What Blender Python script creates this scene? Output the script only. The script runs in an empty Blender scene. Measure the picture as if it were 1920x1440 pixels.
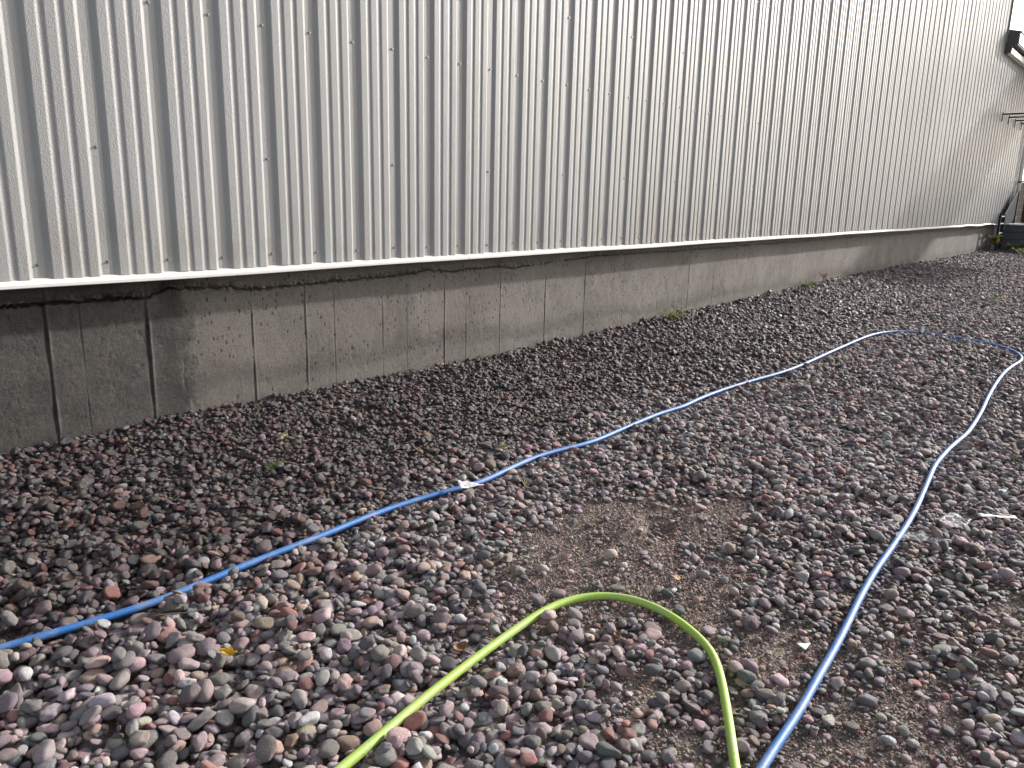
import bpy, bmesh, math, random
import numpy as np
from mathutils import Vector, Matrix

# ------------------------------------------------------------------ camera, sky, sun, exposure
sc = bpy.context.scene
COL = sc.collection
SUN_AZ = math.radians(-15.0)      # measured from +X (along the wall) towards +Y (into the building)
SUN_EL = math.radians(21.0)
cam = bpy.data.cameras.new("camera")
cam.sensor_width = 36.0
cam.lens = 1478.89 / 1920 * 36.0
cam.clip_start = 0.05
cam.clip_end = 2000
cam_ob = bpy.data.objects.new("camera", cam)
COL.objects.link(cam_ob)
CR = Vector((0.648398, -0.760952, 0.023092))
CU = Vector((0.162955, 0.168353, 0.972164))
CW = Vector((0.743657, 0.626586, -0.233160))
CPOS = Vector((0.0, -3.9957, 1.25))
cam_ob.matrix_world = Matrix(((CR.x, CU.x, -CW.x, CPOS.x), (CR.y, CU.y, -CW.y, CPOS.y),
                              (CR.z, CU.z, -CW.z, CPOS.z), (0, 0, 0, 1)))
sc.camera = cam_ob

world = bpy.data.worlds.new("World")
sc.world = world
world.use_nodes = True
wn = world.node_tree
sky = wn.nodes.new("ShaderNodeTexSky")
sky.sky_type = 'NISHITA'
sky.sun_disc = False
sky.sun_elevation = SUN_EL
sky.sun_rotation = math.pi / 2 - SUN_AZ
sky.air_density = 1.0
sky.dust_density = 2.6
sky.ozone_density = 1.0
hsv = wn.nodes.new("ShaderNodeHueSaturation")          # thin high haze: the sky is whiter than a clear one
hsv.inputs["Saturation"].default_value = 0.50
wn.links.new(sky.outputs[0], hsv.inputs["Color"])
wn.links.new(hsv.outputs[0], wn.nodes["Background"].inputs[0])
wn.nodes["Background"].inputs[1].default_value = 0.15

sun = bpy.data.lights.new("sun", 'SUN')
sun.energy = 3.2
sun.angle = math.radians(1.5)
sun.color = (1.0, 0.962, 0.918)
sun_ob = bpy.data.objects.new("sun", sun)
COL.objects.link(sun_ob)
SDIR = Vector((math.cos(SUN_EL) * math.cos(SUN_AZ), math.cos(SUN_EL) * math.sin(SUN_AZ), math.sin(SUN_EL)))
sun_ob.rotation_euler = SDIR.to_track_quat('Z', 'Y').to_euler()

sc.view_settings.view_transform = 'Standard'
sc.view_settings.look = 'None'
sc.view_settings.gamma = 1
sc.view_settings.exposure = 0.76

rng = np.random.default_rng(7)
random.seed(7)

# ------------------------------------------------------------------ helpers
_hash = np.random.default_rng(99).random((256, 256))


def vnoise(x, y, seed=0):
    """smooth value noise in 0..1"""
    x = np.asarray(x, float) + seed * 17.31
    y = np.asarray(y, float) + seed * 7.77
    xi = np.floor(x).astype(int); yi = np.floor(y).astype(int)
    fx = x - xi; fy = y - yi
    fx = fx * fx * (3 - 2 * fx); fy = fy * fy * (3 - 2 * fy)
    h = lambda a, b: _hash[a % 256, b % 256]
    return ((h(xi, yi) * (1 - fx) + h(xi + 1, yi) * fx) * (1 - fy)
            + (h(xi, yi + 1) * (1 - fx) + h(xi + 1, yi + 1) * fx) * fy)


def fnoise(x, y, seed=0, oct=3):
    t = 0; a = 1; s = 0
    for i in range(oct):
        t = t + a * vnoise(x * 2 ** i, y * 2 ** i, seed + i * 3); s += a; a *= .5
    return t / s - .5


def mesh_ob(name, verts, faces, mat=None, parent=None, smooth=False, loc=None):
    me = bpy.data.meshes.new(name)
    me.from_pydata([tuple(v) for v in verts], [], [tuple(f) for f in faces])
    me.update()
    if mat: me.materials.append(mat)
    if smooth: me.polygons.foreach_set("use_smooth", [True] * len(me.polygons))
    o = bpy.data.objects.new(name, me)
    COL.objects.link(o)
    if parent: o.parent = parent
    if loc: o.location = loc
    return o


def grid_mesh(name, V, nu, nv, mat, parent=None, smooth=True):
    """V: (nu*nv,3) laid out u-major"""
    me = bpy.data.meshes.new(name)
    i = np.arange(nu - 1)[:, None] * nv + np.arange(nv - 1)[None, :]
    q = np.stack([i, i + nv, i + nv + 1, i + 1], -1).reshape(-1, 4)
    me.vertices.add(len(V)); me.vertices.foreach_set("co", V.astype(np.float32).ravel())
    me.loops.add(q.size); me.loops.foreach_set("vertex_index", q.astype(np.int32).ravel())
    me.polygons.add(len(q)); me.polygons.foreach_set("loop_start", np.arange(0, q.size, 4, dtype=np.int32))
    me.polygons.foreach_set("use_smooth", np.full(len(q), smooth))
    me.update(calc_edges=True); me.validate()
    me.materials.append(mat)
    o = bpy.data.objects.new(name, me); COL.objects.link(o)
    if parent: o.parent = parent
    return o


def empty(name, loc=(0, 0, 0)):
    o = bpy.data.objects.new(name, None)
    o.location = loc
    o.empty_display_size = .1
    COL.objects.link(o)
    return o


def tag(o, label, cat, group=None):
    o["label"] = label; o["category"] = cat
    if group: o["group"] = group
    return o


class MB:
    def __init__(self): self.v = []; self.f = []

    def add(self, v, f):
        n = len(self.v); self.v += [tuple(a) for a in v]; self.f += [tuple(i + n for i in q) for q in f]; return self

    def box(self, lo, hi, M=None):
        x0, y0, z0 = lo; x1, y1, z1 = hi
        v = [(x0, y0, z0), (x1, y0, z0), (x1, y1, z0), (x0, y1, z0), (x0, y0, z1), (x1, y0, z1), (x1, y1, z1), (x0, y1, z1)]
        if M: v = [M @ Vector(a) for a in v]
        return self.add(v, [(0, 3, 2, 1), (4, 5, 6, 7), (0, 1, 5, 4), (1, 2, 6, 5), (2, 3, 7, 6), (3, 0, 4, 7)])

    def tube(self, pts, r, n=10, cap=True):
        pts = [Vector(p) for p in pts]
        rings = []
        up = Vector((0, 0, 1))
        for i, p in enumerate(pts):
            t = (pts[min(i + 1, len(pts) - 1)] - pts[max(i - 1, 0)]).normalized()
            s = t.cross(up)
            if s.length < 1e-3: s = t.cross(Vector((1, 0, 0)))
            s.normalize(); b = s.cross(t)
            rr = r[i] if hasattr(r, '__len__') else r
            rings.append([p + (s * math.cos(2 * math.pi * k / n) + b * math.sin(2 * math.pi * k / n)) * rr for k in range(n)])
        v = [q for ring in rings for q in ring]
        f = [(i * n + k, i * n + (k + 1) % n, (i + 1) * n + (k + 1) % n, (i + 1) * n + k) for i in range(len(pts) - 1) for k in range(n)]
        if cap: f += [tuple(range(n))[::-1], tuple((len(pts) - 1) * n + k for k in range(n))]
        return self.add(v, f)

    def prism(self, poly, a, b, axis=0):
        """extrude 2-D polygon (other two axes) from a to b along axis"""
        def pt(t, p):
            return (t, p[0], p[1]) if axis == 0 else ((p[0], t, p[1]) if axis == 1 else (p[0], p[1], t))
        n = len(poly)
        v = [pt(a, p) for p in poly] + [pt(b, p) for p in poly]
        f = [(i, (i + 1) % n, n + (i + 1) % n, n + i) for i in range(n)] + [tuple(range(n))[::-1], tuple(range(n, 2 * n))]
        return self.add(v, f)

    def build(self, name, mat, parent=None, smooth=False, bevel=0.0):
        o = mesh_ob(name, self.v, self.f, mat, parent, smooth)
        bm = bmesh.new(); bm.from_mesh(o.data)
        if bevel:
            bmesh.ops.bevel(bm, geom=bm.edges[:], offset=bevel, segments=1, affect='EDGES', clamp_overlap=True)
        bmesh.ops.recalc_face_normals(bm, faces=bm.faces[:])
        bm.to_mesh(o.data); bm.free()
        return o


# ------------------------------------------------------------------ material helpers
class NT:
    def __init__(self, name):
        self.m = bpy.data.materials.new(name); self.m.use_nodes = True
        self.t = self.m.node_tree; self.b = self.t.nodes["Principled BSDF"]
        self.out = self.t.nodes["Material Output"]

    def n(self, typ, **kw):
        o = self.t.nodes.new(typ)
        for k, v in kw.items(): setattr(o, k, v)
        return o

    def link(self, a, b): self.t.links.new(a, b)

    def math(self, op, a, b=None, c=None, clamp=False):
        o = self.n("ShaderNodeMath", operation=op); o.use_clamp = clamp
        for i, x in enumerate((a, b, c)):
            if x is None: continue
            if isinstance(x, (int, float)): o.inputs[i].default_value = x
            else: self.link(x, o.inputs[i])
        return o.outputs[0]

    def mix(self, f, a, b, mode='MIX'):
        o = self.n("ShaderNodeMix", data_type='RGBA', blend_type=mode)
        for s, x in ((o.inputs[0], f), (o.inputs[6], a), (o.inputs[7], b)):
            if isinstance(x, (int, float)): s.default_value = x
            elif isinstance(x, tuple): s.default_value = x if len(x) == 4 else x + (1,)
            else: self.link(x, s)
        return o.outputs[2]

    def ramp(self, f, stops):
        o = self.n("ShaderNodeValToRGB")
        e = o.color_ramp.elements
        while len(e) < len(stops): e.new(.5)
        for q, (p, c) in zip(e, stops):
            q.position = p; q.color = (c, c, c, 1) if isinstance(c, (int, float)) else c + (1,)
        self.link(f, o.inputs[0]); return o.outputs[0]

    def smooth(self, x, a, b):
        o = self.n("ShaderNodeMapRange", interpolation_type='SMOOTHSTEP')
        self.link(x, o.inputs[0]); o.inputs[1].default_value = a; o.inputs[2].default_value = b
        o.inputs[3].default_value = 0; o.inputs[4].default_value = 1
        return o.outputs[0]

    def noise(self, vec, scale, detail=3, rough=.55, dim='3D', w=None, stretch=None):
        if stretch:
            mp = self.n("ShaderNodeMapping"); mp.inputs[3].default_value = stretch
            self.link(vec, mp.inputs[0]); vec = mp.outputs[0]
        o = self.n("ShaderNodeTexNoise", noise_dimensions=dim)
        self.link(vec, o.inputs["Vector"]); o.inputs["Scale"].default_value = scale
        o.inputs["Detail"].default_value = detail; o.inputs["Roughness"].default_value = rough
        if w is not None: self.link(w, o.inputs["W"])
        return o.outputs[0]

    def voro(self, vec, scale, feature='F1', stretch=None, rnd=1.0):
        if stretch:
            mp = self.n("ShaderNodeMapping"); mp.inputs[3].default_value = stretch
            self.link(vec, mp.inputs[0]); vec = mp.outputs[0]
        o = self.n("ShaderNodeTexVoronoi", feature=feature)
        self.link(vec, o.inputs["Vector"]); o.inputs["Scale"].default_value = scale
        o.inputs["Randomness"].default_value = rnd
        return o.outputs["Distance"], (o.outputs["Color"] if "Color" in o.outputs else None)

    def bump(self, h, dist, strength=1.0, normal=None):
        o = self.n("ShaderNodeBump"); o.inputs["Strength"].default_value = strength
        o.inputs["Distance"].default_value = dist; self.link(h, o.inputs["Height"])
        if normal is not None: self.link(normal, o.inputs["Normal"])
        return o.outputs[0]

    def pos(self):
        g = self.n("ShaderNodeNewGeometry"); return g.outputs["Position"]

    def set(self, **kw):
        for k, v in kw.items():
            s = self.b.inputs[k.replace("_", " ")]
            if isinstance(v, (int, float)): s.default_value = v
            elif isinstance(v, tuple): s.default_value = v if len(v) == 4 else v + (1,)
            else: self.link(v, s)
        return self.m


def plain(name, col, rough=.6, var=.15, scale=20, bump=0.0, **kw):
    t = NT(name); p = t.pos()
    n = t.noise(p, scale, 4)
    c = t.mix(n, tuple(x * (1 - var) for x in col), tuple(min(1, x * (1 + var)) for x in col))
    t.set(Base_Color=c, Roughness=rough, **kw)
    if bump: t.set(Normal=t.bump(n, bump))
    return t.m


# ---- painted embossed steel siding
def make_siding():
    t = NT("painted_steel_siding"); p = t.pos()
    sep = t.n("ShaderNodeSeparateXYZ"); t.link(p, sep.inputs[0])
    z = sep.outputs[2]
    oi = t.n("ShaderNodeObjectInfo")
    base = t.mix(oi.outputs["Random"], (.272, .274, .272), (.308, .310, .306))
    streak = t.noise(p, 6.0, 4, .6, stretch=(4, 4, .35))
    base = t.mix(t.math('MULTIPLY', t.smooth(streak, .45, .75), .22), base, (.40, .40, .39))
    # splash-back grime above the trim
    low = t.math('SUBTRACT', 1.0, t.smooth(z, .82, 1.35))
    blot = t.noise(p, 5.0, 5, .65, stretch=(1.6, 1.6, .7))
    g = t.math('MULTIPLY', low, t.smooth(blot, .40, .72))
    base = t.mix(t.math('MULTIPLY', g, .55), base, (.23, .19, .155))
    x = sep.outputs[0]
    g2 = t.math('MULTIPLY', t.math('MULTIPLY', t.smooth(x, 5.5, 7), t.math('SUBTRACT', 1.0, t.smooth(x, 9, 13))),
                t.math('MULTIPLY', t.math('SUBTRACT', 1.0, t.smooth(z, .85, 1.5)), t.smooth(streak, .35, .65)))
    base = t.mix(t.math('MULTIPLY', g2, .6), base, (.20, .18, .16))
    # tiny dirt specks
    d, c = t.voro(p, 60, stretch=(1, 1, .35))
    speck = t.math('MULTIPLY', t.math('LESS_THAN', d, .09), t.math('GREATER_THAN', blot, .56))
    base = t.mix(t.math('MULTIPLY', speck, .6), base, (.12, .11, .10))
    emb = t.noise(p, 170, 2, .5, stretch=(1, 1, .8))
    can = t.noise(p, 1.3, 2, .5, stretch=(1, 1, .5))
    nb = t.bump(emb, .0030, .70)
    nb = t.bump(can, .02, .35, nb)
    rough = t.math('ADD', .44, t.math('MULTIPLY', streak, .16))
    t.set(Base_Color=base, Roughness=rough, Normal=nb)
    t.b.inputs["Specular IOR Level"].default_value = .42
    return t.m


SIDING = make_siding()
TRIM = plain("white_painted_trim", (.72, .70, .67), .42, .08, 30)
SCREW = plain("zinc_screw", (.33, .33, .34), .35, .25, 300, Metallic=.75)
DARK_STEEL = plain("dark_painted_steel", (.022, .024, .028), .85, .2, 20)
DARK_STEEL.node_tree.nodes["Principled BSDF"].inputs["Specular IOR Level"].default_value = .1
FASCIA = plain("white_fascia", (.75, .75, .75), .35, .06, 10)
DARKTRIM = plain("charcoal_trim", (.06, .06, .065), .4, .15, 10)
BLOCK = plain("concrete_block_face", (.24, .20, .18), .9, .25, 25, .004)
TIMBER = plain("dark_timber", (.075, .08, .09), .75, .35, 9, .006)
CAP = plain("pale_ledge", (.55, .54, .51), .8, .2, 18)


# ---- foundation concrete
def make_concrete():
    t = NT("board_formed_concrete"); p = t.pos()
    sep = t.n("ShaderNodeSeparateXYZ"); t.link(p, sep.inputs[0])
    x, z = sep.outputs[0], sep.outputs[2]
    M = lambda a, b: t.math('MULTIPLY', a, b)
    inv = lambda a: t.math('SUBTRACT', 1.0, a)
    big = t.noise(p, 1.7, 5, .6)
    mid = t.noise(p, 7, 6, .68)
    fine = t.noise(p, 38, 5, .7)
    vert = t.noise(p, 10, 5, .65, stretch=(1.8, 1, .22))
    blotch = t.noise(p, 3.1, 7, .72, stretch=(1, 1, .8))
    base = t.mix(t.smooth(big, .35, .65), (.195, .168, .152), (.226, .206, .188))
    base = t.mix(M(t.smooth(mid, .44, .60), .50), base, (.125, .110, .095))
    base = t.mix(M(t.smooth(blotch, .50, .60), .45), base, (.100, .092, .080))
    base = t.mix(M(t.smooth(fine, .50, .66), .35), base, (.105, .095, .085))
    base = t.mix(M(inv(t.smooth(fine, .34, .46)), .35), base, (.290, .262, .238))
    # darker greenish-grey band towards the top
    wob = M(t.math('SUBTRACT', mid, .5), .14)
    zz = t.math('ADD', z, wob)
    band = t.smooth(zz, .60, .70)
    base = t.mix(M(band, .55), base, (.125, .125, .108))
    # damp, mould and algae on the near end
    dx = t.math('ADD', x, t.math('ADD', M(t.math('SUBTRACT', blotch, .5), 1.5), M(t.math('SUBTRACT', vert, .5), .5)))
    damp = inv(t.smooth(dx, 1.70, 2.25))
    far = inv(t.smooth(x, 1.8, 6.0))
    base = t.mix(M(far, .35), base, (.085, .075, .064))
    base = t.mix(M(damp, .58), base, (.040, .034, .027))
    dc = t.math('ADD', x, t.math('ADD', M(t.math('SUBTRACT', mid, .5), .45), M(t.math('SUBTRACT', vert, .5), .18)))
    core = t.math('MULTIPLY', t.smooth(dc, 1.90, 1.97), inv(t.smooth(dc, 2.05, 2.16)))
    base = t.mix(M(core, .62), base, (.026, .028, .023))
    algae = M(M(t.math('ADD', damp, .15), t.smooth(zz, .40, .60)), t.smooth(vert, .36, .60))
    base = t.mix(M(algae, .70), base, (.052, .058, .046))
    base = t.mix(M(M(damp, t.smooth(zz, .45, .6)), M(t.smooth(mid, .50, .58), .75)), base, (.018, .018, .015))
    base = t.mix(M(M(damp, t.smooth(mid, .48, .62)), M(inv(t.smooth(zz, .35, .55)), .50)), base, (.105, .078, .060))
    base = t.mix(M(M(damp, inv(t.smooth(mid, .36, .48))), .55), base, (.022, .020, .017))
    # wet line and coarse splash zone above the gravel
    zl = t.math('ADD', z, t.math('ADD', M(t.math('SUBTRACT', mid, .5), .22), M(t.math('SUBTRACT', big, .5), .25)))
    wl = inv(t.smooth(zl, .10, .17))
    wl2 = M(t.smooth(zl, .10, .15), inv(t.smooth(zl, .16, .30)))
    base = t.mix(M(wl2, .50), base, (.050, .044, .038))
    base = t.mix(M(wl, .35), base, (.125, .112, .100))
    # vertical run marks
    run = t.smooth(t.noise(p, 16, 3, .6, stretch=(1.4, 1, .08)), .58, .70)
    base = t.mix(M(run, .35), base, (.075, .068, .060))
    # bug holes
    d, c = t.voro(p, 30, stretch=(1, 1, .5))
    hm = t.noise(p, 3.0, 2, .5)
    dd = t.math('ADD', d, M(t.math('SUBTRACT', fine, .5), .35))
    h1 = M(t.math('LESS_THAN', dd, .19), t.math('GREATER_THAN', hm, .45))
    d2, c2 = t.voro(p, 85, stretch=(1, 1, .7))
    h2 = M(t.math('LESS_THAN', d2, .22), t.math('GREATER_THAN', mid, .44))
    d3, c3 = t.voro(p, 190)
    h3 = M(t.math('LESS_THAN', d3, .24), t.math('GREATER_THAN', blotch, .46))
    holes = t.math('MAXIMUM', h1, t.math('MAXIMUM', M(h2, .85), M(h3, .55)))
    base = t.mix(M(holes, .88), base, (.022, .020, .018))
    gr = t.noise(p, 240, 3, .7)
    base = t.mix(M(t.smooth(gr, .52, .70), .30), base, (.34, .31, .28))
    base = t.mix(M(inv(t.smooth(gr, .32, .46)), .42), base, (.05, .046, .04))
    hgt = t.math('SUBTRACT', t.math('ADD', M(gr, .40), t.math('ADD', M(mid, .5), M(fine, .5))), M(holes, .9))
    cm = t.math('ADD', M(mid, .55), M(fine, .45))
    k2 = t.math('ADD', .55, M(t.smooth(cm, .36, .64), .95))
    k2 = t.math('ADD', 1.0, M(t.math('SUBTRACT', k2, 1.0), t.math('ADD', .40, M(damp, .6))))
    sc_ = inv(t.math('ADD', M(damp, .60), M(core, .26)))
    cc = t.n('ShaderNodeCombineColor'); [t.link(sc_, cc.inputs[k_]) for k_ in range(3)]
    base = t.mix(1.0, base, cc.outputs[0], 'MULTIPLY')
    c2_ = t.n('ShaderNodeCombineColor'); [t.link(k2, c2_.inputs[k_]) for k_ in range(3)]
    base = t.mix(1.0, base, c2_.outputs[0], 'MULTIPLY')
    t.set(Base_Color=base, Roughness=t.math('SUBTRACT', .9, M(damp, .30)), Normal=t.bump(hgt, .009, .9))
    return t.m


CONCRETE = make_concrete()


# ---- stones
def make_stone(kind):
    t = NT("river_stone_" + kind.lower())
    at = lambda nm: t.n("ShaderNodeAttribute", attribute_name=nm, attribute_type=kind)
    col = at("col").outputs["Color"]
    wet = at("wet").outputs["Fac"]
    rnd = at("rnd").outputs["Fac"]
    tc = t.n("ShaderNodeTexCoord")
    v = tc.outputs["Object"]
    w = t.math('MULTIPLY', rnd, 53.0)
    n1 = t.noise(v, 1.3, 4, .6, '4D', w)
    n2 = t.noise(v, 7.0, 4, .7, '4D', w)
    n3 = t.noise(v, 24.0, 2, .6, '4D', w)
    c = t.mix(t.math('MULTIPLY', t.smooth(n1, .35, .60), .60), col, t.mix(.5, col, (.17, .14, .135)))
    c = t.mix(t.math('MULTIPLY', t.math('SUBTRACT', 1.0, t.smooth(n2, .34, .50)), .55), c, t.mix(.65, c, (.03, .028, .028)))
    # pale mineral flecks on about half of the stones
    fl = t.math('MULTIPLY', t.smooth(n3, .53, .62), t.smooth(t.math('FRACT', t.math('MULTIPLY', rnd, 7.13)), .45, .8))
    c = t.mix(t.math('MULTIPLY', fl, .70), c, (.52, .46, .44))
    # dust film
    c = t.mix(t.math('MULTIPLY', t.smooth(n2, .5, .75), .25), c, (.27, .245, .235))
    c = t.mix(t.math('MULTIPLY', wet, .62), c, t.mix(1.0, c, c, 'MULTIPLY'))
    dark = t.n("ShaderNodeMix", data_type='RGBA', blend_type='MULTIPLY')
    dark.inputs[0].default_value = 1
    t.link(c, dark.inputs[6])
    g = t.math('SUBTRACT', 1.0, t.math('MULTIPLY', wet, .45))
    comb = t.n("ShaderNodeCombineColor"); [t.link(g, comb.inputs[i]) for i in range(3)]
    t.link(comb.outputs[0], dark.inputs[7])
    rough = t.math('SUBTRACT', .72, t.math('MULTIPLY', wet, .38))
    rough = t.math('ADD', rough, t.math('MULTIPLY', t.math('SUBTRACT', n1, .5), .25))
    hb = t.math('ADD', t.math('MULTIPLY', n2, .7), t.math('MULTIPLY', n3, .3))
    t.set(Base_Color=dark.outputs[2], Roughness=rough, Normal=t.bump(hb, .10, .55))
    return t.m


STONE_I = make_stone('INSTANCER')
STONE_O = make_stone('OBJECT')


def make_soil():
    t = NT("gritty_soil"); p = t.pos()
    n = t.noise(p, 3, 5, .6); f = t.noise(p, 160, 3, .7)
    d, c = t.voro(p, 130)
    base = t.mix(n, (.200, .160, .132), (.310, .248, .200))
    base = t.mix(t.math('MULTIPLY', t.smooth(f, .45, .7), .6), base, (.22, .18, .155))
    base = t.mix(t.math('MULTIPLY', c, .5) if False else .25, base, c, 'SOFT_LIGHT')
    t.set(Base_Color=base, Roughness=.95, Normal=t.bump(t.math('ADD', d, f), .006, .9))
    return t.m


SOIL = make_soil()


# ------------------------------------------------------------------ ground shape
RU = [-400, 0, 5, 6.5, 7.7, 9.7, 13, 19.6, 25, 400]
RZ = [0, 0, .0, .02, .045, .065, .115, .105, .12, .12]


def ground_z(x, y):
    x = np.asarray(x, float); y = np.asarray(y, float)
    yy = np.clip(y, -9, 0)
    z = .035 * yy
    z = z + np.interp(x, RU, RZ) * (1 - np.clip(-yy / 4, 0, 1) * .75)
    z = z + .020 * fnoise(x * .9, y * .9, 1, 3) + .010 * fnoise(x * 3.1, y * 3.1, 5, 2)
    g = lambda cx, cy, sx, sy, h, a=0: h * np.exp(-(((x - cx) * math.cos(a) + (y - cy) * math.sin(a)) / sx) ** 2 - ((-(x - cx) * math.sin(a) + (y - cy) * math.cos(a)) / sy) ** 2)
    z = z + g(2.73, -2.50, .11, .055, -.045, .6) + g(2.62, -2.43, .15, .07, .030, .3) + g(2.93, -2.57, .13, .05, .026, .4) + g(2.45, -2.60, .16, .08, .016)
    z = z + g(2.1, -.2, .5, .25, .02) + g(1.9, -.06, .25, .1, .03) - g(2.1, -3.5, .5, .3, .012)
    z = z + .020 * grit_base(x, y)
    return z


GRIT = [(2.55, -2.42, .66, .32, 1.0), (2.25, -2.58, .52, .30, 1.0), (2.95, -2.62, .40, .20, .9), (2.42, -2.88, .34, .16, .9),
        (2.15, -2.98, .20, .14, .8), (2.02, -3.60, .48, .22, .85), (2.50, -3.48, .50, .14, .6), (2.25, -3.22, .30, .14, .65),
        (1.75, -3.0, .20, .10, .6), (1.62, -3.22, .20, .10, .6), (2.9, -3.75, .6, .18, .55), (1.45, -3.12, .14, .07, .4), (1.7, -2.45, .25, .10, .4)]


def grit_base(x, y):
    m = np.zeros_like(np.asarray(x, float))
    for cx, cy, sx, sy, a in GRIT:
        m = np.maximum(m, a * np.exp(-(((x - cx) / sx) ** 2 + ((y - cy) / sy) ** 2) ** 1.4))
    return m


def grit_mask(x, y):
    m = grit_base(x, y)
    m = m * (1.45 + 1.3 * fnoise(x * 6, y * 6, 11, 3))
    return np.clip(m, 0, 1)


xs = np.concatenate([[-300, -80, -25, -8, -3], np.arange(-1.6, 9, .03), np.arange(9, 28, .08), [30, 36, 60, 120, 320]])
ys = np.concatenate([[-320, -90, -30, -12, -7.5], np.arange(-6, .22, .03), [1, 6, 20, 60, 200]])
X, Y = np.meshgrid(xs, ys, indexing='ij')
Z = ground_z(X, Y)
Z = np.where(Y > .19, ground_z(X, np.zeros_like(Y)) - .05, Z)
ground = grid_mesh("gravel_ground", np.stack([X, Y, Z - .012], -1).reshape(-1, 3), len(xs), len(ys), SOIL)
ground["kind"] = "structure"

# ------------------------------------------------------------------ stone shapes
ico = bmesh.new(); bmesh.ops.create_icosphere(ico, subdivisions=3, radius=1.0)
ICO_V = np.array([v.co[:] for v in ico.verts]); ICO_F = [tuple(v.index for v in f.verts) for f in ico.faces]; ico.free()
ic2 = bmesh.new(); bmesh.ops.create_icosphere(ic2, subdivisions=2, radius=1.0)
IC2_V = np.array([v.co[:] for v in ic2.verts]); IC2_F = [tuple(v.index for v in f.verts) for f in ic2.faces]; ic2.free()


def stone_shape(k, V):
    r = np.random.default_rng(500 + k)
    ang = k >= 13
    n = V / np.linalg.norm(V, axis=1, keepdims=True)
    rad = np.ones(len(n))
    e = 2.0 + r.random() * (.9 if not ang else .3)
    rad = 1.0 / (np.abs(n) ** e).sum(1) ** (1 / e)
    npl = r.integers(3, 8) if not ang else r.integers(7, 11)
    for i in range(npl):
        d = r.normal(size=3); d /= np.linalg.norm(d)
        h = (.70 + .22 * r.random()) if not ang else (.58 + .22 * r.random())
        c = n @ d
        lim = h / np.maximum(c, 1e-3)
        s = 14 if not ang else 40
        lim = np.where(c > .15, lim, 9.0)
        rad = -np.log(np.exp(-s * rad) + np.exp(-s * np.minimum(lim, 3))) / s
    for i in range(4):
        d = r.normal(size=3) * (1.2 + i * .7); ph = r.random() * 6.28
        rad = rad * (1 + (.055 if not ang else .05) / (1 + .5 * i) * np.sin(n @ d * 1.6 + ph))
    P = n * rad[:, None]
    P /= np.abs(P).max(0)
    return P


NSH = 19
shape_hi = []
protos = bpy.data.collections.new("stone_shapes")      # never linked to the scene: only the source of the loose pebbles
for k in range(NSH):
    P = stone_shape(k, ICO_V)
    me = bpy.data.meshes.new("stone_shape")
    me.from_pydata(P.tolist(), [], ICO_F); me.update()
    me.polygons.foreach_set("use_smooth", [True] * len(me.polygons))
    me.materials.append(STONE_O)
    shape_hi.append(me)
    P2 = stone_shape(k, IC2_V)
    me2 = bpy.data.meshes.new("pebble_shape")
    me2.from_pydata(P2.tolist(), [], IC2_F); me2.update()
    me2.polygons.foreach_set("use_smooth", [True] * len(me2.polygons))
    me2.materials.append(STONE_I)
    ob = bpy.data.objects.new("pebble_shape_%02d" % k, me2)
    protos.objects.link(ob)

PALETTE = np.array([  # r, g, b, weight dry, weight near the wet wall
    (.165, .135, .140, 3.0, 2.4), (.215, .170, .172, 2.2, 1.6), (.300, .220, .212, 1.5, 1.6), (.150, .152, .132, 2.6, 1.8),
    (.195, .190, .165, 1.6, 1.0), (.075, .078, .086, 1.9, 2.4), (.205, .098, .082, .8, 1.9), (.285, .215, .160, .9, .9),
    (.345, .325, .310, 1.3, 1.5), (.500, .470, .445, .30, .55), (.125, .062, .064, .7, 1.5), (.180, .132, .102, 1.3, 1.4),
    (.110, .108, .112, 2.2, 2.2), (.240, .205, .195, 1.4, 1.0), (.360, .260, .245, .6, .9)])


def stone_colors(n, wet, r):
    w0 = PALETTE[:, 3] / PALETTE[:, 3].sum(); w1 = PALETTE[:, 4] / PALETTE[:, 4].sum()
    i0 = r.choice(len(PALETTE), n, p=w0); i1 = r.choice(len(PALETTE), n, p=w1)
    i = np.where(r.random(n) < wet, i1, i0)
    c = PALETTE[i, :3] * 1.76 * np.array([1.02, .965, 1.01]) * np.exp(r.normal(0, .27, (n, 1))) * np.exp(r.normal(0, .05, (n, 3)))
    return np.clip(c, .02, .75)


def wetness(x, y):
    edge = 1.55 - .35 * np.clip((x - 6) / 8, 0, 1)
    d = -y + .55 * fnoise(x * .8, y * .8, 21, 3) - edge
    w = 1 / (1 + np.exp(d * 7))
    w = w * (1 - .55 * np.clip((x - 9) / 8, 0, 1))
    w = np.maximum(w, .35 * np.clip(fnoise(x * 1.6, y * 1.6, 33, 3) * 4, 0, 1))
    return np.clip(w, 0, 1)


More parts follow.
